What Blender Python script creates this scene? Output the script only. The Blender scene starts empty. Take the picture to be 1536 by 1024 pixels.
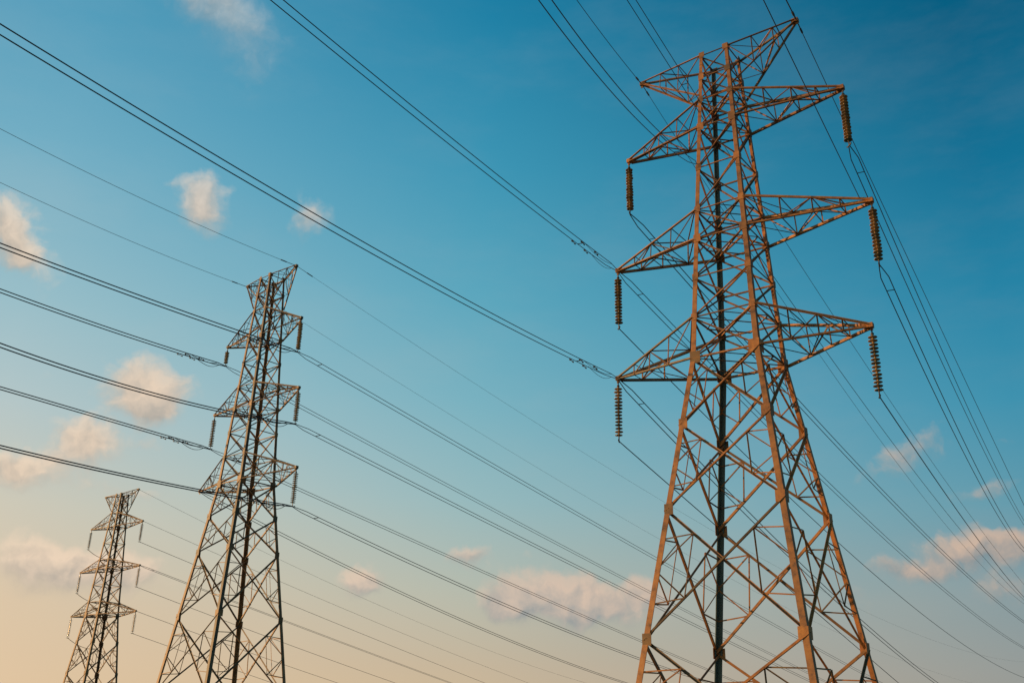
import bpy, bmesh, math, random
from mathutils import Vector, Matrix
random.seed(7)
sc = bpy.context.scene
C = sc.collection
R = math.radians

# ------------------------------------------------------------------ camera
cd = bpy.data.cameras.new('camera'); cam = bpy.data.objects.new('camera', cd); C.objects.link(cam)
cd.sensor_width = 36.0; cd.lens = 35.195; cd.clip_start = 0.1; cd.clip_end = 12000
CR = Vector((0.99965365, -0.00987243, 0.02439512))
CU = Vector((-0.02631704, -0.37500439, 0.92664940))
CF = Vector((0.0, 0.92697046, 0.37513432))
cam.matrix_world = Matrix(((CR.x, CU.x, -CF.x, 0), (CR.y, CU.y, -CF.y, 0), (CR.z, CU.z, -CF.z, 1.6), (0, 0, 0, 1)))
sc.camera = cam
sc.view_settings.view_transform = 'Standard'; sc.view_settings.look = 'None'
sc.view_settings.exposure = 0.0; sc.view_settings.gamma = 1.0
sc.cycles.max_bounces = 6

# ------------------------------------------------------------------ sun and sky
SUN_EL, SUN_AZ = 9.0, -80.0            # degrees; azimuth measured clockwise from +Y
sd = bpy.data.lights.new('sun', 'SUN'); sun = bpy.data.objects.new('sun', sd); C.objects.link(sun)
sd.energy = 5.0; sd.angle = R(0.6); sd.color = (1.0, 0.60, 0.26)
sv = Vector((math.sin(R(SUN_AZ)) * math.cos(R(SUN_EL)), math.cos(R(SUN_AZ)) * math.cos(R(SUN_EL)), math.sin(R(SUN_EL))))
sun.rotation_euler = sv.to_track_quat('Z', 'Y').to_euler()

def lin(r, g, b):
    f = lambda c: (c / 255 / 12.92) if c / 255 <= 0.04045 else ((c / 255 + 0.055) / 1.055) ** 2.4
    return (f(r), f(g), f(b), 1.0)

world = bpy.data.worlds.new('World'); sc.world = world; world.use_nodes = True
nt = world.node_tree; N = nt.nodes; L = nt.links; N.clear()
def val(node_in, v):
    if hasattr(v, 'is_linked') or isinstance(v, bpy.types.NodeSocket): L.new(v, node_in)
    else: node_in.default_value = v
def math_(op, a, b=0.0, c=0.0, clamp=False):
    n = N.new('ShaderNodeMath'); n.operation = op; n.use_clamp = clamp
    val(n.inputs[0], a); val(n.inputs[1], b); val(n.inputs[2], c); return n.outputs[0]
def mixc(f, a, b, mode='MIX'):
    n = N.new('ShaderNodeMix'); n.data_type = 'RGBA'; n.blend_type = mode; n.clamp_factor = True
    val(n.inputs[0], f); val(n.inputs[6], a); val(n.inputs[7], b); return n.outputs[2]
def ramp(fac, stops, interp='LINEAR'):
    n = N.new('ShaderNodeValToRGB'); n.color_ramp.interpolation = interp; L.new(fac, n.inputs[0])
    e = n.color_ramp.elements
    while len(e) < len(stops): e.new(0.5)
    for k, (p, c) in enumerate(stops): e[k].position = p; e[k].color = c
    return n.outputs[0]
def maprange(v, a, b, c, d, smooth=False):
    n = N.new('ShaderNodeMapRange'); n.clamp = True
    if smooth: n.interpolation_type = 'SMOOTHSTEP'
    val(n.inputs[0], v); n.inputs[1].default_value = a; n.inputs[2].default_value = b
    n.inputs[3].default_value = c; n.inputs[4].default_value = d; return n.outputs[0]
tc = N.new('ShaderNodeTexCoord'); DIR = tc.outputs['Generated']
sep = N.new('ShaderNodeSeparateXYZ'); L.new(DIR, sep.inputs[0])
el = math_('MULTIPLY', math_('ARCSINE', sep.outputs[2]), 180 / math.pi)
az = math_('MULTIPLY', math_('ARCTAN2', sep.outputs[0], sep.outputs[1]), 180 / math.pi)
ef = math_('DIVIDE', el, 50.0, clamp=True)
def col(stops): return ramp(ef, [(e / 50.0, lin(*c)) for e, c in stops])
sky_l = col([(2, (227, 198, 162)), (6.2, (223, 199, 168)), (11, (208, 202, 184)), (16, (181, 199, 200)), (21.3, (154, 191, 201)), (29, (116, 175, 197)), (36, (84, 158, 188)), (46, (58, 142, 176))])
sky_m = col([(2, (206, 183, 150)), (4, (199, 182, 156)), (8, (182, 187, 173)), (13, (151, 186, 190)), (18.6, (121, 178, 193)), (24.4, (91, 167, 190)), (31.8, (61, 150, 181)), (40, (31, 129, 166)), (48, (14, 112, 150))])
sky_r = col([(2, (152, 151, 145)), (4, (148, 154, 152)), (7.4, (134, 155, 160)), (12.2, (97, 155, 173)), (17.4, (62, 146, 175)), (22.6, (38, 133, 167)), (29.2, (18, 115, 151)), (36.5, (2, 96, 131)), (46, (2, 84, 118))])
sky = mixc(maprange(az, -28, -2, 0, 1), sky_l, sky_m)
sky = mixc(maprange(az, -2, 28, 0, 1), sky, sky_r)
nish = N.new('ShaderNodeTexSky'); nish.sky_type = 'NISHITA'; nish.sun_disc = False
nish.sun_elevation = R(SUN_EL); nish.sun_rotation = R(SUN_AZ)
scaled = mixc(1.0, nish.outputs[0], (0.10, 0.10, 0.10, 1), 'MULTIPLY')
sky = mixc(0.98, scaled, sky)
# clouds: soft lobes given by azimuth, elevation, half widths (degrees), tilt, density
CLOUDS = [(-22.9, 39.0, 4.4, 1.5, -12, 0.72), (-19.8, 37.9, 2.8, 1.4, -26, 0.5), (-17.9, 35.6, 1.6, 1.0, 0, 0.32), (-17.62, 34.1, 0.76, 0.61, 0, 0.2),
    (-19.63, 27.79, 1.26, 1.6, 0, 0.9), (-21.53, 28.72, 0.46, 0.31, 0, 0.25), (-13.16, 28.19, 0.99, 1.15, 0, 0.75),
    (-29.9, 24.6, 1.9, 1.4, -30, 0.85), (-28.2, 22.9, 1.5, 0.9, -35, 0.5), (-21.1, 17.6, 2.1, 1.4, 0, 1.0), (-20.6, 16.5, 1.2, 0.8, 0, 0.5),
    (-23.5, 14.4, 1.6, 1.1, 0, 0.95), (-26.6, 12.7, 2.3, 1.0, 0, 0.9), (-20.9, 12.1, 1.8, 0.3, 0, 0.5),
    (-26.05, 17.83, 0.69, 0.31, 0, 0.25), (-20.31, 14.64, 0.84, 0.38, 0, 0.3), (-24.0, 7.9, 3.1, 1.15, 0, 1.0),
    (-20.4, 8.0, 2.3, 0.95, 0, 0.6), (-7.95, 8.26, 1.1, 0.72, 18, 1.05), (-2.07, 10.01, 1.45, 0.6, 0, 0.8),
    (1.53, 10.03, 0.92, 0.31, 0, 0.25), (2.61, 7.96, 2.98, 1.15, 0, 0.9), (4.91, 7.1, 4.4, 0.95, 0, 0.7),
    (8.06, 8.2, 1.22, 0.76, 0, 0.6), (0.09, 7.11, 1.53, 0.53, 0, 0.45), (22.5, 14.9, 2.3, 1.0, 28, 0.62),
    (25.9, 12.9, 1.8, 0.55, 12, 0.5), (24.9, 9.9, 2.4, 0.9, 8, 1.0), (21.3, 9.1, 1.6, 0.38, 0, 0.55),
    (22.9, 8.7, 2.6, 0.42, 0, 0.32), (27.4, 10.0, 1.3, 0.7, 0, 0.45), (26.05, 7.65, 1.6, 0.65, 0, 0.55),
    (19.01, 7.95, 0.99, 0.46, 0, 0.4), (19.42, 6.99, 1.53, 0.61, 0, 0.25), (27.41, 15.15, 0.84, 0.38, 0, 0.25)]
def noise(vec, scale, detail, rough, w=None):
    n = N.new('ShaderNodeTexNoise'); n.inputs['Scale'].default_value = scale; n.inputs['Detail'].default_value = detail
    n.inputs['Roughness'].default_value = rough; L.new(vec, n.inputs['Vector']); return n
# a gentle domain warp breaks the lobes' outlines
nw = noise(DIR, 26.0, 4, 0.55)
v1 = N.new('ShaderNodeVectorMath'); v1.operation = 'SUBTRACT'; L.new(nw.outputs['Color'], v1.inputs[0]); v1.inputs[1].default_value = (0.5, 0.5, 0.5)
v2 = N.new('ShaderNodeVectorMath'); v2.operation = 'MULTIPLY_ADD'; L.new(v1.outputs[0], v2.inputs[0]); v2.inputs[1].default_value = (0.032, 0.032, 0.032); L.new(DIR, v2.inputs[2])
WDIR = v2.outputs[0]
E_sum, V_sum = None, None
for (a, e, rx, ry, tilt, den) in CLOUDS:
    a, e = R(a), R(e)
    d = Vector((math.sin(a) * math.cos(e), math.cos(a) * math.cos(e), math.sin(e)))
    r0 = Vector((math.cos(a), -math.sin(a), 0)); u0 = r0.cross(d)
    t = R(tilt - 1.5); rt = r0 * math.cos(t) + u0 * math.sin(t); ut = u0 * math.cos(t) - r0 * math.sin(t)
    m = Matrix((rt, ut, -d if rt.cross(ut).dot(d) < 0 else d)).transposed()
    mp = N.new('ShaderNodeMapping'); mp.vector_type = 'TEXTURE'; L.new(WDIR, mp.inputs[0])
    mp.inputs[1].default_value = d; mp.inputs[2].default_value = m.to_euler(); mp.inputs[3].default_value = (R(rx) * 1.06, R(ry) * 1.08, 0.3)
    dt = N.new('ShaderNodeVectorMath'); dt.operation = 'DOT_PRODUCT'; L.new(mp.outputs[0], dt.inputs[0]); L.new(mp.outputs[0], dt.inputs[1])
    w = math_('MULTIPLY', math_('POWER', 2.0, math_('MULTIPLY', dt.outputs['Value'], -1.2)), den)
    sp = N.new('ShaderNodeSeparateXYZ'); L.new(mp.outputs[0], sp.inputs[0])
    vv = math_('MULTIPLY', sp.outputs[1], w)
    E_sum = w if E_sum is None else math_('ADD', E_sum, w)
    V_sum = vv if V_sum is None else math_('ADD', V_sum, vv)
def billow(vec, scale, detail):
    n = N.new('ShaderNodeTexVoronoi'); n.feature = 'F1'; n.normalize = True; n.inputs['Scale'].default_value = scale
    n.inputs['Detail'].default_value = detail; n.inputs['Roughness'].default_value = 0.5; n.inputs['Lacunarity'].default_value = 2.1
    L.new(vec, n.inputs['Vector']); return math_('SUBTRACT', 0.72, n.outputs['Distance'])
nz = noise(WDIR, 40.0, 8, 0.55).outputs['Fac']
bi = billow(WDIR, 62.0, 3.0)
off = N.new('ShaderNodeVectorMath'); off.operation = 'ADD'; L.new(WDIR, off.inputs[0]); off.inputs[1].default_value = (-0.0055, 0.0, 0.0055)
nsA = noise(WDIR, 40.0, 4, 0.5).outputs['Fac']; nsB = noise(off.outputs[0], 40.0, 4, 0.5).outputs['Fac']
biB = billow(off.outputs[0], 62.0, 3.0)
vn = math_('DIVIDE', V_sum, math_('ADD', E_sum, 0.05))
dens = math_('ADD', E_sum, math_('MULTIPLY', math_('SUBTRACT', nz, 0.5), 0.75))
dens = math_('ADD', dens, math_('MULTIPLY', math_('SUBTRACT', bi, 0.28), 0.55))
wid = math_('ADD', maprange(vn, -0.8, 0.6, 0.85, 0.47), maprange(el, 30, 36, 0, 0.6))
alpha = math_('DIVIDE', math_('SUBTRACT', dens, 0.30), wid, clamp=True)
alpha = maprange(alpha, 0, 1, 0, 1, True)
alpha = math_('MULTIPLY', alpha, maprange(E_sum, 0.05, 0.3, 0, 1, True))
alpha = math_('MULTIPLY', alpha, maprange(E_sum, 0.2, 0.9, 0.45, 0.92))
alpha = math_('MULTIPLY', alpha, maprange(el, 30, 36, 1, 0.8))
grad = math_('ADD', math_('MULTIPLY', math_('SUBTRACT', nsA, nsB), 1.6), math_('MULTIPLY', math_('SUBTRACT', bi, biB), 0.75))
shade = math_('ADD', grad, math_('MULTIPLY_ADD', vn, 0.62, 0.58), clamp=True)
lit = ramp(maprange(az, -30, 30, 0, 1), [(0, lin(242, 217, 190)), (0.5, lin(216, 193, 174)), (1, lin(206, 178, 157))])
low = ramp(maprange(az, -30, 30, 0, 1), [(0, lin(184, 172, 158)), (0.5, lin(158, 160, 158)), (1, lin(124, 140, 147))])
hi_lit = mixc(maprange(el, 22, 36, 0, 1), lit, lin(206, 206, 202))
cloud = mixc(shade, low, hi_lit)
mpv = N.new('ShaderNodeMapping'); L.new(DIR, mpv.inputs[0]); mpv.inputs[2].default_value = (0, R(-18), 0); mpv.inputs[3].default_value = (3.0, 3.0, 9.0)
veil = noise(mpv.outputs[0], 1.6, 7, 0.6).outputs['Fac']
sky = mixc(math_('MULTIPLY', maprange(veil, 0.45, 0.75, 0, 1, True), 0.04), sky, hi_lit)
sky = mixc(alpha, sky, cloud)
bg = N.new('ShaderNodeBackground'); L.new(sky, bg.inputs[0]); bg.inputs[1].default_value = 1.0
wo = N.new('ShaderNodeOutputWorld'); L.new(bg.outputs[0], wo.inputs[0])

# ------------------------------------------------------------------ materials
def material(name, stops, scale=3.0, rough=0.6, metal=0.0, bump=0.0, scale2=None, stops2=None, vary=False):
    m = bpy.data.materials.new(name); m.use_nodes = True
    t = m.node_tree; n = t.nodes; b = n['Principled BSDF']
    tx = n.new('ShaderNodeTexCoord'); nz = n.new('ShaderNodeTexNoise')
    nz.inputs['Scale'].default_value = scale; nz.inputs['Detail'].default_value = 8; nz.inputs['Roughness'].default_value = 0.65
    t.links.new(tx.outputs['Object'], nz.inputs['Vector'])
    r = n.new('ShaderNodeValToRGB'); t.links.new(nz.outputs['Fac'], r.inputs[0])
    e = r.color_ramp.elements
    while len(e) < len(stops): e.new(0.5)
    for k, (p, c) in enumerate(stops): e[k].position = p; e[k].color = (*c, 1)
    out = r.outputs[0]
    if stops2:
        z2 = n.new('ShaderNodeTexNoise'); z2.inputs['Scale'].default_value = scale2; z2.inputs['Detail'].default_value = 4
        t.links.new(tx.outputs['Object'], z2.inputs['Vector'])
        r2 = n.new('ShaderNodeValToRGB'); t.links.new(z2.outputs['Fac'], r2.inputs[0])
        for k, (p, c) in enumerate(stops2): r2.color_ramp.elements[k].position = p; r2.color_ramp.elements[k].color = (*c, 1)
        mx = n.new('ShaderNodeMix'); mx.data_type = 'RGBA'; mx.blend_type = 'MULTIPLY'; mx.inputs[0].default_value = 1
        t.links.new(out, mx.inputs[6]); t.links.new(r2.outputs[0], mx.inputs[7]); out = mx.outputs[2]
    if vary:
        oi = n.new('ShaderNodeObjectInfo'); rv = n.new('ShaderNodeValToRGB'); t.links.new(oi.outputs['Random'], rv.inputs[0])
        ev = rv.color_ramp.elements; ev.new(0.35); ev.new(0.7)
        for k, (p, c) in enumerate(((0, (.36, .50, .60)), (.35, (.80, .82, .82)), (.7, (1.1, 1.04, .92)), (1, (1.22, 1.22, 1.1)))): ev[k].position = p; ev[k].color = (*c, 1)
        mv = n.new('ShaderNodeMix'); mv.data_type = 'RGBA'; mv.blend_type = 'MULTIPLY'; mv.inputs[0].default_value = 1
        t.links.new(out, mv.inputs[6]); t.links.new(rv.outputs[0], mv.inputs[7]); out = mv.outputs[2]
    t.links.new(out, b.inputs['Base Color'])
    b.inputs['Roughness'].default_value = rough; b.inputs['Metallic'].default_value = metal
    if bump:
        bp = n.new('ShaderNodeBump'); bp.inputs['Strength'].default_value = bump; bp.inputs['Distance'].default_value = 0.02
        t.links.new(nz.outputs['Fac'], bp.inputs['Height']); t.links.new(bp.outputs[0], b.inputs['Normal'])
    return m
STEEL = material('rust_stained_steel', [(0.30, (0.10, 0.046, 0.018)), (0.46, (0.33, 0.128, 0.028)), (0.60, (0.44, 0.176, 0.034)), (0.76, (0.41, 0.225, 0.075))],
                 2.2, 0.62, 0.0, 0.3, 0.35, [(0.3, (0.72, 0.72, 0.74)), (0.7, (1, 1, 1))], vary=True)
STEEL_G = material('dark_green_steel', [(0.3, (0.055, 0.085, 0.072)), (0.6, (0.085, 0.125, 0.102)), (0.8, (0.13, 0.13, 0.085))], 1.8, 0.6, 0, 0.25)  # darker green-grey tone, used only on the nearest pylon's rear leg
STEEL_B = material('weathered_tan_steel', [(0.32, (0.10, 0.048, 0.020)), (0.5, (0.27, 0.13, 0.045)), (0.7, (0.35, 0.19, 0.075))],
                   1.4, 0.62, 0.0, 0.2, 0.3, [(0.3, (0.7, 0.7, 0.72)), (0.7, (1, 1, 1))], vary=True)
PORC = material('brown_glazed_porcelain', [(0.3, (0.28, 0.165, 0.075)), (0.7, (0.54, 0.36, 0.19))], 7, 0.22, vary=True)
FIT = material('dark_forged_fitting', [(0.3, (0.04, 0.036, 0.034)), (0.7, (0.09, 0.075, 0.065))], 9, 0.5, 0.3)
WIRE = material('weathered_aluminium_wire', [(0.3, (0.016, 0.018, 0.022)), (0.7, (0.034, 0.036, 0.042))], 6, 0.55, 0.2)
CONC = material('grey_concrete', [(0.3, (0.25, 0.24, 0.22)), (0.7, (0.38, 0.37, 0.34))], 4, 0.9, 0, 0.4)
GRASS = material('dry_grass_field', [(0.3, (0.035, 0.045, 0.016)), (0.55, (0.075, 0.08, 0.03)), (0.75, (0.13, 0.11, 0.055))], 0.6, 0.95, 0, 0.8, 0.02, [(0.3, (0.7, 0.75, 0.7)), (0.7, (1, 1, 1))])

PORC_T = material('tan_glazed_porcelain', [(0.3, (0.34, 0.24, 0.12)), (0.7, (0.52, 0.39, 0.21))], 7, 0.25)
# ------------------------------------------------------------------ helpers
def obj(name, bm, mat, parent=None, smooth=False):
    me = bpy.data.meshes.new(name); bmesh.ops.recalc_face_normals(bm, faces=bm.faces); bm.to_mesh(me); bm.free()
    me.materials.append(mat)
    if smooth:
        for p in me.polygons: p.use_smooth = True
    o = bpy.data.objects.new(name, me); C.objects.link(o)
    if parent is not None: o.parent = parent
    return o
def empty(name, loc=(0, 0, 0), rz=0.0):
    o = bpy.data.objects.new(name, None); C.objects.link(o); o.location = loc; o.rotation_euler = (0, 0, rz); o.empty_display_size = 0.3
    return o
def tag(o, label, cat, group=None):
    o['label'] = label; o['category'] = cat
    if group: o['group'] = group
    return o
def loft(bm, rings, cap=True):
    vs = [[bm.verts.new(p) for p in r] for r in rings]; n = len(rings[0])
    for a, b in zip(vs, vs[1:]):
        for k in range(n): bm.faces.new((a[k], a[(k + 1) % n], b[(k + 1) % n], b[k]))
    if cap: bm.faces.new(vs[0][::-1]); bm.faces.new(vs[-1])
def beam(bm, p, q, w, n, flip=False):
    """an angle-iron member from p to q: one leg flat in the plane with normal n, the other standing off it"""
    p, q = Vector(p), Vector(q); a = (q - p)
    if a.length < 0.02: return
    a.normalize(); n = Vector(n); n = n - a * n.dot(a)
    if n.length < 1e-4: n = a.orthogonal()
    n.normalize(); s = a.cross(n); t = 0.13 * w; g = random.uniform(-.004, .004)
    if s.z < 0: s = -s                                  # the standing leg runs along the lower edge
    poly = [(0, 0), (w, 0), (w, t), (t, t), (t, w * .8), (0, w * .8)]
    f = lambda o, x, y: o + s * (x - w / 2 + g) + n * (y + g - ((w + .02) if flip else 0))
    loft(bm, [[f(p, *c) for c in poly], [f(q, *c) for c in poly]])
def plate(bm, c, ax, ay, az, sx, sy, sz):
    c = Vector(c); v = [bm.verts.new(c + ax * (i * sx) + ay * (j * sy) + az * (k * sz)) for i in (-.5, .5) for j in (-.5, .5) for k in (-.5, .5)]
    for f in ((0, 1, 3, 2), (4, 6, 7, 5), (0, 4, 5, 1), (2, 3, 7, 6), (0, 2, 6, 4), (1, 5, 7, 3)): bm.faces.new([v[i] for i in f])
def tube(bm, pts, r, seg=6):
    pts = [Vector(p) for p in pts]; rings = []
    for i, p in enumerate(pts):
        a = (pts[min(i + 1, len(pts) - 1)] - pts[max(i - 1, 0)]).normalized()
        x = a.cross(Vector((0, 0, 1)))
        x = x.normalized() if x.length > 1e-3 else Vector((1, 0, 0))
        y = x.cross(a); rings.append([p + x * (r * math.cos(2 * math.pi * k / seg)) + y * (r * math.sin(2 * math.pi * k / seg)) for k in range(seg)])
    loft(bm, rings)
def lathe(bm, prof, seg=18, z0=0.0):
    rings = [[Vector((r * math.cos(2 * math.pi * k / seg), r * math.sin(2 * math.pi * k / seg), z + z0)) for k in range(seg)] for r, z in prof]
    loft(bm, rings)

# ------------------------------------------------------------------ ground
def hill(x, y):
    return (5.08 * math.exp(-((x + 26.8) ** 2 + (y - 100.9) ** 2) / (2 * 38.0 ** 2)) + 0.85 * math.exp(-((x + 73.8) ** 2 + (y - 189.6) ** 2) / (2 * 40.0 ** 2)))
bm = bmesh.new()
ax = [math.copysign(abs(i / 60) ** 2.6 * 5000, i) for i in range(-60, 61)]
gv = [[bm.verts.new((x - 10, y + 60, hill(x - 10, y + 60) - 0.02)) for y in ax] for x in ax]
for i in range(120):
    for j in range(120): bm.faces.new((gv[i][j], gv[i + 1][j], gv[i + 1][j + 1], gv[i][j + 1]))
g = obj('ground', bm, GRASS, None, True); g['kind'] = 'structure'; g['label'] = 'open field of short dry grass under the power lines'

# ------------------------------------------------------------------ towers
T0 = dict(X=13.029, Y=53.36, yaw=0.64, bz=0.0, H=43.42, w0=0.964, w1=2.044, wb=5.28,
          body=[22.289, 18.321, 13.503, 6.792, 0.25], arm=dict(b=(22.29, 24.84, 22.82, 8.0, 7.54), m=(29.96, 31.95, 30.17, 7.88, 8.35), t=(37.88, 39.94, 38.04, 6.89, 7.51)),
          eL=(5.736, 43.75), eR=(5.231, 44.01), k=1.0, kl=.9, mat=STEEL)
T1 = dict(X=-26.816, Y=100.867, yaw=0.738, bz=5.076, H=44.02, w0=0.964, w1=2.06, wb=4.48,
          body=[20.671, 17.3, 13.703, 7.435, 0.25], arm=dict(b=(20.67, 23.5, 21.27, 8.77, 8.31), m=(28.8, 31.2, 29.72, 7.92, 7.25), t=(36.71, 40.0, 37.66, 7.22, 6.33)),
          eL=(4.809, 44.49), eR=(4.348, 44.33), k=1.0, kl=.95, mat=STEEL_B)
T2 = dict(X=-73.835, Y=189.604, yaw=0.642, bz=0.879, H=43.59, w0=0.862, w1=2.138, wb=4.256,
          body=[21.171, 16.4, 11.0, 5.5, 0.25], arm=dict(b=(21.17, 23.5, 21.5, 9.92, 10.36), m=(29.53, 31.2, 29.61, 9.56, 9.29), t=(37.39, 40.0, 37.81, 8.42, 8.01)),
          eL=(5.464, 43.74), eR=(5.066, 44.11), k=1.12, kl=1.05, mat=STEEL_B)

def tower(d, label, group):
    root = empty('transmission_tower', (d['X'], d['Y'], d['bz']), -d['yaw'])
    tag(root, label, 'pylon', group)
    M = d['mat']; k = d['k']; H = d['H']; A = d['arm']; bl = d['body'][0]
    def hw(z): return d['w0'] + (d['w1'] - d['w0']) * (H - z) / (H - bl) if z >= bl else d['w1'] + (d['wb'] - d['w1']) * (bl - z) / bl
    CORN = [(-1, -1), (1, -1), (1, 1), (-1, 1)]
    def P(c, z): w = hw(z); return Vector((CORN[c][0] * w, CORN[c][1] * w, z))
    mid = lambda a, b, n: [a + (b - a) * i / n for i in range(n + 1)]
    up = mid(A['b'][1], A['m'][0], 2) + mid(A['m'][1], A['t'][0], 2) + mid(A['t'][1], H, 2)
    levels = list(reversed(d['body'])) + up
    fine = [z for z in levels]
    # legs
    for c, (sx, sy) in enumerate(CORN):
        bm = bmesh.new(); rings = []
        for z, w in ((0.0, .37 * d['kl']), (bl, .33 * d['kl']), (H + .12, .235 * d['kl'])):
            p = P(c, z); t = .14 * w
            rings.append([p + Vector((-sx * x, -sy * y, 0)) for x, y in ((0, 0), (w, 0), (w, t), (t, t), (t, w), (0, w))])
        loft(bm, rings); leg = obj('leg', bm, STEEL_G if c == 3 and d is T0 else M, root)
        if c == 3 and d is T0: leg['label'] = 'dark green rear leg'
        for z in levels[1:]:
            p = P(c, z); q = (.52 if z <= bl else .36) * k * (1.25 if z in (bl, A['m'][0], A['t'][0]) else 1); h2 = q * .57
            bm = bmesh.new(); o2 = .016
            poly = [(-o2, -o2), (q * .92, -o2), (q * .92, -o2 - .02), (-o2 - .02, -o2 - .02), (-o2 - .02, q * .92), (-o2, q * .92)]
            loft(bm, [[p + Vector((-sx * x, -sy * y, zz)) for x, y in poly] for zz in (-h2, h2)])
            obj('gusset_plate', bm, M, leg)
        bm = bmesh.new()
        p = P(c, 0)
        lathe(bm, [(.62, -.5), (.62, .12), (.5, .28), (.0001, .28)], 10)
        bmesh.ops.translate(bm, verts=bm.verts, vec=(p.x, p.y, 0)); obj('footing', bm, CONC, leg)
    # braced panels on the four faces
    for z0, z1 in zip(levels, levels[1:]):
        tall = z1 - z0; big = z1 <= bl + .01
        wd = (.145 if big else .105) * k; wr = (.07 if big else .06) * k
        for f in range(4):
            i, j = f, (f + 1) % 4
            n = [Vector((0, -1, 0)), Vector((1, 0, 0)), Vector((0, 1, 0)), Vector((-1, 0, 0))][f]; ins = -n * .06 * k
            a0, a1, b0, b1 = [q + ins for q in (P(i, z0), P(i, z1), P(j, z0), P(j, z1))]
            if (not big) or z1 == bl:                                # horizontal strut at the top of the panel
                bm = bmesh.new(); beam(bm, a1, b1, wd * .9, n); obj('horizontal_strut', bm, M, root)
            if big and tall > 3.2:
                t = (b0 - a0).length / ((b0 - a0).length + (b1 - a1).length); cx = a0 + (b1 - a0) * t
                for lo, hi in ((a0, a1), (b0, b1)):
                    lm = lo + (hi - lo) * (.5 if tall < 5.5 else .52)
                    ql = lo + (cx - lo) * .52; qh = hi + (cx - hi) * .5
                    bm = bmesh.new(); beam(bm, lm, ql, wr, n); beam(bm, lm, qh, wr, n); beam(bm, ql, qh, wr, n)
                    if tall > 4.2:
                        beam(bm, lo + (hi - lo) * .26, ql, wr, n); beam(bm, lo + (hi - lo) * .76, qh, wr, n)
                    obj('secondary_bracing', bm, M, root)
            bm = bmesh.new(); beam(bm, a0, b1, wd, n); obj('diagonal_brace', bm, M, root)
            bm = bmesh.new(); beam(bm, b0, a1, wd, n, True); obj('diagonal_brace', bm, M, root)
    # plan bracing
    for z in (bl, A['b'][1], A['m'][0], A['m'][1], A['t'][0], A['t'][1]):
        bm = bmesh.new(); w = .085 * k
        for a, b in ((0, 2), (1, 3)): beam(bm, P(a, z + .04 * a), P(b, z + .04 * a), w, (0, 0, 1))
        for a in range(4):
            m0 = (P(a, z) + P((a + 1) % 4, z)) / 2; m1 = (P((a + 1) % 4, z) + P((a + 2) % 4, z)) / 2
            beam(bm, m0 - Vector((0, 0, .1)), m1 - Vector((0, 0, .1)), w * .8, (0, 0, 1))
        obj('plan_bracing', bm, M, root)
    # cross arms
    def arm(name, sx, zl, zu, tipx, tipz, wc, wb_, st):
        tip = Vector((sx * tipx, 0, tipz)); bm = bmesh.new(); cs = {}
        for sy in (-1, 1):
            c = CORN.index((sx, sy)); e = tip + Vector((-sx * .12, sy * .1, 0))
            for lv, z, dz in (('l', zl, -.05), ('u', zu, .1)):
                s = P(c, z); cs[lv, sy] = (s, e + Vector((0, 0, dz))); beam(bm, s, cs[lv, sy][1], wc, (0, sy, 0))
        o = obj(name, bm, M, root)
        bm = bmesh.new(); at = lambda lv, sy, t: cs[lv, sy][0].lerp(cs[lv, sy][1], t)
        for sy in (-1, 1):
            prev = 0.0
            for q, t in enumerate(st):
                beam(bm, at('l', sy, t), at('u', sy, t), wb_, (0, sy, 0))
                beam(bm, at('u', sy, prev), at('l', sy, t), wb_, (0, sy, 0)) if q % 2 == 0 else beam(bm, at('l', sy, prev), at('u', sy, t), wb_, (0, sy, 0))
                prev = t
        for lv in 'lu':
            prev = 0.0
            for q, t in enumerate(st):
                beam(bm, at(lv, -1, t), at(lv, 1, t), wb_ * .9, (0, 0, 1))
                s = 1 if q % 2 else -1
                beam(bm, at(lv, s, prev), at(lv, -s, t), wb_ * .9, (0, 0, 1)); prev = t
        obj('web_bracing', bm, M, o)
        bm = bmesh.new(); X, Y, Z = Vector((1, 0, 0)), Vector((0, 1, 0)), Vector((0, 0, 1))
        plate(bm, tip + Vector((-sx * .1, 0, .02)), X, Y, Z, .42 * k, .3 * k, .26 * k)
        plate(bm, tip + Vector((0, 0, -.16)), X, Y, Z, .16 * k, .04, .22)
        obj('tip_plate', bm, M, o)
    for key in 'bmt':
        zl, zu, zt, aL, aR = A[key]
        arm('cross_arm', -1, zl, zu, aL, zt, .158 * k, .074 * k, (.3, .56, .78))
        arm('cross_arm', 1, zl, zu, aR, zt, .158 * k, .074 * k, (.3, .56, .78))
    arm('earth_wire_arm', -1, A['t'][1] + .4, H, d['eL'][0], d['eL'][1], .125 * k, .064 * k, (.36, .68))
    arm('earth_wire_arm', 1, A['t'][1] + .4, H, d['eR'][0], d['eR'][1], .125 * k, .064 * k, (.36, .68))
    return root
GT = 'lattice pylons in a receding row'
tower(T0, 'largest and nearest lattice pylon, rust orange, at the right of the photo', GT)
tower(T1, 'middle-sized tan lattice pylon standing between the largest and the smallest pylon', GT)
tower(T2, 'smallest and farthest lattice pylon, in the lower left corner', GT)

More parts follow.
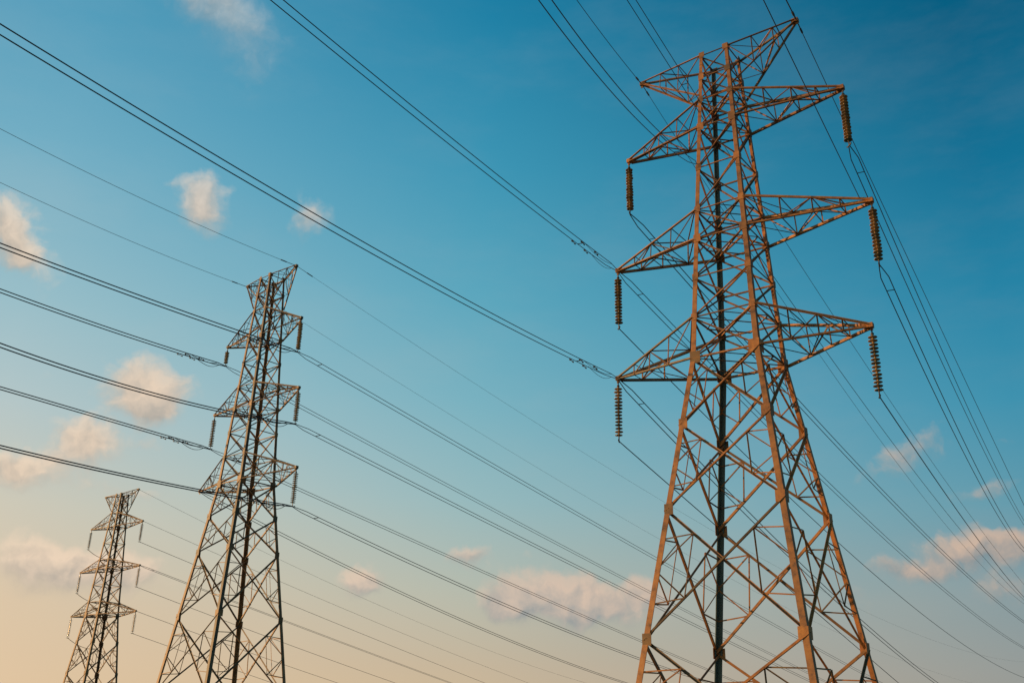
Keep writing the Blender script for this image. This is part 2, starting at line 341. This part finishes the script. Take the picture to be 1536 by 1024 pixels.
# ------------------------------------------------------------------ insulator strings
def disc_mesh(s, n=1, pitch=0.0):
    bm = bmesh.new()
    for i in range(n):
        z = -i * pitch
        lathe(bm, [(.035 * s, 0), (.06 * s, -.01 * s), (.065 * s, -.07 * s), (.15 * s, -.09 * s), (.22 * s, -.112 * s), (.225 * s, -.128 * s), (.17 * s, -.122 * s), (.09 * s, -.11 * s), (.045 * s, -.125 * s), (.03 * s, -.2 * s)], 20 if n == 1 else 10, z)
    return bm
PROTO = {}
def string(d, key, side, n, drop, s, label, group, detailed=True):
    zl, zu, zt, aL, aR = d['arm'][key]; x = -aL if side == 'L' else aR
    ca, sa = math.cos(-d['yaw']), math.sin(-d['yaw'])
    loc = (d['X'] + ca * x, d['Y'] + sa * x, d['bz'] + zt - .2)
    root = empty('insulator_string', loc, random.uniform(0, 3)) if detailed else None
    top, low = .34, .3; pitch = (drop - .2 - top - low) / n
    def hanger(bm):
        tube(bm, [(0, 0, .06), (0, 0, -top)], .035 * s, 8); tube(bm, [(-.05 * s, 0, -.02), (0, 0, -.08), (.05 * s, 0, -.02)], .02 * s, 6)
        lathe(bm, [(.05 * s, 0), (.085 * s, -.03), (.085 * s, -.1), (.05 * s, -.13)], 10, -top + .13)
    def clamp(bm):
        z = -top - n * pitch
        tube(bm, [(0, 0, z + .02), (0, 0, z - low)], .032 * s, 8)
        tube(bm, [(-.24, 0, z - low + .05), (-.12, 0, z - low - .01), (.12, 0, z - low - .01), (.24, 0, z - low + .05)], .04 * s, 8)
    if detailed:
        bm = bmesh.new(); hanger(bm); obj('hanger', bm, FIT, root)
        if s not in PROTO:
            o = obj('insulator_disc', disc_mesh(s), PORC if s < 1.1 else PORC_T, root, True); PROTO[s] = o.data
        else:
            o = bpy.data.objects.new('insulator_disc', PROTO[s]); C.objects.link(o); o.parent = root
        o.location = (0, 0, -top); o.scale = (1, 1, pitch / (.2 * s) * .98)
        for i in range(1, n):
            q = o.copy(); C.objects.link(q); q.parent = root; q.location = (random.uniform(-.014, .014), random.uniform(-.014, .014), -top - i * pitch); g = random.uniform(.93, 1.05); q.scale = (g, g, o.scale.z)
        bm = bmesh.new(); clamp(bm); obj('conductor_clamp', bm, FIT, root)
    else:
        bm = disc_mesh(s, n, pitch); bmesh.ops.translate(bm, verts=bm.verts, vec=(0, 0, -top)); hanger(bm); clamp(bm)
        root = obj('insulator_string', bm, PORC); root.location = loc
    tag(root, label, 'insulator', group)
names = {'t': 'top', 'm': 'middle', 'b': 'lowest'}
for key in 'tmb':
    for side, sn in (('L', 'left'), ('R', 'right')):
        string(T0, key, side, 15, 4.0, 1.08, f'ribbed brown insulator string under the {names[key]} {sn} cross-arm of the largest pylon', 'insulator strings on the largest pylon')
for key in 'tmb':
    for side, sn in (('L', 'left'), ('R', 'right')):
        if (key, side) == ('b', 'L'): continue
        short = (key, side) == ('t', 'L')
        string(T1, key, side, 8 if short else 16, 2.25 if short else 3.85, 1.15,
               f'{"short " if short else ""}tan insulator string under the {names[key]} {sn} cross-arm of the middle-sized pylon', 'insulator strings on the middle-sized pylon')
for key in 'tmb':
    for side, sn in (('L', 'left'), ('R', 'right')):
        string(T2, key, side, 14, 3.85, 1.25, f'thin brown insulator string under the {names[key]} {sn} cross-arm of the smallest pylon', 'insulator strings on the smallest pylon', False)

# ------------------------------------------------------------------ wires
# (pylon, where it is fixed, +1 away / -1 towards the camera, twin, fixing point, heading, slope, sag, length, radius, label)
BIG, MIDP, SM = 'the largest pylon', 'the middle-sized pylon', 'the smallest pylon'
WIRES = [
    (0, 'RTi', 1, 1, (19.055, 48.876, 34.043), 0.5198, -0.0081, 0.000361, 198.0, .028, f'twin conductor falling right from the top right insulator of {BIG}'),
    (0, 'RMi', 1, 1, (19.727, 48.376, 26.175), 0.5198, -0.0489, 0.000727, 158.0, .028, f'twin conductor falling right from the middle right insulator of {BIG}'),
    (0, 'RBi', 1, 0, (19.081, 48.856, 18.823), 0.5198, 0.0076, 0.000255, 146.0, .03, f'single conductor falling right from the lowest right insulator of {BIG}'),
    (0, 'eR', 1, 0, (17.226, 50.237, 44.012), 0.5898, -0.2053, 6e-05, 165.0, .024, f'thin earth wire falling right from the raised right peak of {BIG}'),
    (0, 'eR', -1, 0, (17.226, 50.237, 44.012), 0.5198, -0.1342, 6e-05, 86.0, .038, f'short dark earth wire leaving upward past the raised right peak of {BIG}'),
    (0, 'RMu', -1, 0, (19.258, 48.724, 30.425), 0.5198, -0.0381, 6e-05, 102.0, .022, f'single wire running up from the middle right cross-arm of {BIG}'),
    (0, 'LBt', -1, 1, (6.61, 58.137, 22.823), 0.5198, -0.1329, 0.001107, 124.0, .021, f'twin conductor from the lowest left arm of {BIG} to the upper left edge'),
    (0, 'LMt', -1, 1, (6.707, 58.065, 30.175), 0.5198, -0.1075, 0.000721, 115.0, .021, f'twin conductor rising left from the middle left arm of {BIG}'),
    (0, 'LL35.2', -1, 1, (11.092, 53.076, 35.205), 0.3898, -0.4695, 0.004706, 110.0, .021, f'twin conductor crossing the top left arm of {BIG} to its leg'),
    (0, 'BL39.0', -1, 1, (12.785, 55.025, 39.005), 0.5198, 0.0038, 6e-05, 97.0, .021, f'twin conductor crossing the left peak of {BIG} to its head'),
    (0, 'eL', -1, 0, (8.428, 56.784, 43.751), 0.5198, -0.1106, 0.004875, 92.5, .02, f'thin earth wire rising to the top edge from the left peak of {BIG}'),
    (0, 'eL', 1, 0, (8.428, 56.784, 43.751), 0.59, -0.2275, 0.0008, 185.0, .017, f'thin earth wire falling from the left peak of {BIG} behind its body'),
    (0, 'BL39.0', 1, 0, (12.785, 55.025, 39.005), 0.59, -0.1696, 0.0005, 185.0, .018, f'hair-thin wire from the head of {BIG} behind its lowest right insulator'),
    (0, 'LL35.2', 1, 0, (11.092, 53.076, 35.205), 0.5898, -0.1698, 0.00062, 212.0, .022, f'thin wire falling right from a leg of {BIG} below its top arms'),
    (0, 'LTi', 1, 1, (7.506, 57.47, 34.043), 0.5898, -0.1137, 0.000362, 253.5, .032, f'twin conductor from the top left insulator of {BIG} passing behind its body'),
    (0, 'LMt', 1, 1, (6.707, 58.065, 30.175), 0.5898, -0.1199, 0.000384, 256.0, .026, f'twin conductor falling right from the middle left cross-arm tip of {BIG}'),
    (0, 'LMi', 1, 0, (6.707, 58.065, 26.175), 0.5898, -0.1536, 0.000537, 249.5, .03, f'single conductor falling right from the middle left insulator of {BIG}'),
    (0, 'LBt', 1, 1, (6.61, 58.137, 22.823), 0.5898, -0.2175, 0.000721, 140.5, .03, f'twin conductor falling right from the lowest left cross-arm tip of {BIG}'),
    (0, 'LBi', 1, 0, (6.61, 58.137, 18.823), 0.5898, -0.1639, 6e-05, 80.0, .03, f'single conductor falling right from the lowest left insulator of {BIG}'),
    (1, 'RTi', -1, 1, (-21.866, 96.925, 38.885), 0.5525, -0.1029, 0.000645, 116.5, .05, f'twin conductor to the left edge from the top right insulator of {MIDP}'),
    (1, 'LTi', -1, 1, (-32.462, 105.364, 40.485), 0.5525, -0.0981, 0.001165, 110.0, .05, f'twin conductor to the left edge from the top left insulator of {MIDP}'),
    (1, 'RMi', -1, 1, (-21.144, 96.35, 30.948), 0.5525, -0.1766, 0.002896, 115.0, .05, f'twin conductor to the left edge from the middle right insulator of {MIDP}'),
    (1, 'LMi', -1, 1, (-33.009, 105.799, 30.948), 0.5525, -0.03, 6e-05, 107.5, .05, f'twin conductor to the left edge from the middle left insulator of {MIDP}'),
    (1, 'RBi', -1, 1, (-20.319, 95.693, 22.491), 0.5525, -0.0986, 0.001218, 113.5, .05, f'twin conductor to the left edge from the lowest right insulator of {MIDP}'),
    (1, 'eL', -1, 0, (-30.577, 103.863, 49.565), 0.5525, -0.1211, 0.001588, 113.0, .02, f'thin earth wire to the left edge from the left peak of {MIDP}'),
    (1, 'eR', -1, 0, (-23.415, 98.159, 49.41), 0.5525, -0.1309, 0.001489, 118.0, .02, f'thin earth wire to the left edge from the right peak of {MIDP}'),
    (1, 'eL', 1, 0, (-30.577, 103.863, 49.565), 0.6325, -0.1424, 0.00022, 434.0, .014, f'thin earth wire falling right from the left peak of {MIDP}'),
    (1, 'eR', 1, 0, (-23.415, 98.159, 49.41), 0.6325, -0.1277, 0.000251, 420.5, .014, f'thin earth wire falling right from the right peak of {MIDP}'),
    (1, 'RTi', 1, 1, (-21.866, 96.925, 38.885), 0.6325, -0.1234, 6e-05, 218.5, .033, f'twin conductor falling right from the top right insulator of {MIDP}'),
    (1, 'LTi', 1, 1, (-32.462, 105.364, 40.485), 0.6325, -0.1294, 6e-05, 220.0, .032, f'twin conductor falling right from the top left insulator of {MIDP}'),
    (1, 'RMi', 1, 1, (-21.144, 96.35, 30.948), 0.6325, -0.1219, 6e-05, 226.5, .033, f'twin conductor falling right from the middle right insulator of {MIDP}'),
    (1, 'LMi', 1, 1, (-33.009, 105.799, 30.948), 0.6325, -0.1243, 6e-05, 221.0, .032, f'twin conductor falling right from the middle left insulator of {MIDP}'),
    (1, 'RBi', 1, 1, (-20.319, 95.693, 22.491), 0.6325, -0.1629, 0.000512, 119.5, .033, f'twin conductor falling right from the lowest right insulator of {MIDP}'),
    (1, 'LBt', 1, 1, (-33.676, 106.331, 26.341), 0.6325, -0.2157, 0.000682, 119.5, .033, f'twin conductor falling right from the lowest left arm of {MIDP}'),
    (2, 'eR', 1, 0, (-69.777, 186.572, 44.994), 0.5217, -0.1745, 0.000301, 246.0, 0.022, f'hair-thin earth wire falling right from the raised peak of {SM}'),
    (2, 'RTt', 1, 0, (-67.414, 184.807, 38.693), 0.5217, -0.1476, 0.000134, 184.5, 0.027, f'thin wire falling right from the top right arm tip of {SM}'),
    (2, 'RTi', 1, 0, (-67.414, 184.807, 34.843), 0.5217, -0.1425, 6e-05, 155.5, 0.039, f'thin conductor falling right from the top right insulator of {SM}'),
    (2, 'RMt', 1, 1, (-66.39, 184.042, 30.492), 0.5217, -0.1363, 6e-05, 135.5, 0.035, f'twin conductor falling right from the middle right arm tip of {SM}'),
    (2, 'RMi', 1, 0, (-66.39, 184.042, 26.642), 0.5217, -0.1518, 0.000141, 155.5, 0.039, f'thin conductor falling right from the middle right insulator of {SM}'),
    (2, 'RBt', 1, 0, (-65.537, 183.404, 22.384), 0.5217, -0.1596, 0.000214, 119.0, 0.035, f'thin conductor falling right from the lowest right arm tip of {SM}'),
    (2, 'RBi', 1, 0, (-65.537, 183.404, 18.534), 0.5217, -0.163, 6e-05, 76.5, 0.035, f'thin conductor falling right from the lowest right insulator of {SM}'),
]
def damper(bm, p, u, z, s):
    p = Vector(p); d = Vector((0, 0, -.11 * s))
    tube(bm, [p, p + d], .022 * s, 6); tube(bm, [p + d - u * .2 * s, p + d + u * .2 * s], .014 * s, 6)
    for q in (-1, 1): tube(bm, [p + d + u * (q * .26 * s), p + d + u * (q * .14 * s)], .045 * s, 8)
for (t, where, dr, twin, A, h, b, c, ln, r, label) in WIRES:
    if t == 1:                                           # that pylon is turned a little further
        o = Vector((T1['X'], T1['Y'], 0)); A = o + Matrix.Rotation(-.065, 3, 'Z') @ (Vector(A) - o)
    u = Vector((math.sin(h), math.cos(h), 0)) * dr; side = Vector((u.y, -u.x, 0)); A = Vector(A)
    s_ = 1.0 if t == 0 else 1.5
    gap = (.21, .38, .38)[t]
    def pos(s, o=0.0): return u * s + side * o + Vector((0, 0, b * s + c * s * s))
    steps = [0.0]; x = .5
    while x < ln: steps.append(x); x += 1.0 if x < 40 else 2.5
    steps.append(ln)
    if twin:
        root = empty('twin_conductor', A); tag(root, label, 'power line', 'twin conductors strung between the pylons')
        for o in (-1, 1):
            bm = bmesh.new()
            tube(bm, [pos(s, o * gap * min(1, .12 + s / 1.6)) for s in steps], r, 7); obj('conductor', bm, WIRE, root, True)
        bm = bmesh.new()
        for s in ([5.5] if dr < 0 else [3.2]):
            if s < ln: tube(bm, [pos(s, -gap), pos(s, gap)], .024 * s_, 6)
        obj('spacer', bm, FIT, root)
        if dr < 0 and where[2] in 'ti':
            for o in (-1, 1):
                for s in (4.1 + o * .3, 5.9 + o * .2):
                    bm = bmesh.new(); damper(bm, pos(s, o * gap), u, 0, s_ * .95); obj('vibration_damper', bm, FIT, root)
        if dr < 0 and where[2] in 'ti':
            for o, dp, s0, s1 in ((-1, .2, 1.4, 5.2), (1, .3, .7, 3.9)):
                bm = bmesh.new(); pts = []
                for i in range(15):
                    q = i / 14; s = s0 + (s1 - s0) * q
                    pts.append(pos(s, o * gap * .8) + Vector((0, 0, -dp * s_ * 4 * q * (1 - q) * (.7 + .5 * (1 - q)) + .01)))
                tube(bm, pts, r * .62, 6); obj('jumper_loop', bm, WIRE, root, True)
    else:
        name = 'earth_wire' if where[0] == 'e' else 'conductor'
        bm = bmesh.new(); tube(bm, [pos(s) for s in steps], r, 7)
        o = obj(name, bm, WIRE, None, True); o.location = A
        tag(o, label, 'earth wire' if where[0] == 'e' else 'power line', 'single wires strung between the pylons')
        if t < 2 and where[0] == 'e':
            q = .7 if t == 0 else 1.6
            bm = bmesh.new(); tube(bm, [pos(.02), pos(q)], r + .012, 8); tube(bm, [pos(q * .98), pos(q + .12), pos(q * 1.5 - .12), pos(q * 1.5)], r + .04, 8)
            obj('dead_end_clamp', bm, FIT, o)
# short jumpers from the left strings of the smallest pylon to its body
for key in 'tmb':
    zl, zu, zt, aL, aR = T2['arm'][key]; ca, sa = math.cos(-T2['yaw']), math.sin(-T2['yaw'])
    f = lambda x, y, z: Vector((T2['X'] + ca * x - sa * y, T2['Y'] + sa * x + ca * y, T2['bz'] + z))
    p = f(-aL, 0, zt - 3.85); q = f(-2.0, 1.2, zt - 6.1); bm = bmesh.new()
    tube(bm, [Vector((0, 0, 0)) + (q - p) * (i / 10) + Vector((0, 0, -.5 * 4 * (i / 10) * (1 - i / 10))) for i in range(11)], .05, 6)
    o = obj('jumper_cable', bm, WIRE, None, True); o.location = p
    tag(o, f'short jumper cable from the {names[key]} left insulator to the body of {SM}', 'cable', 'jumper cables on the smallest pylon')
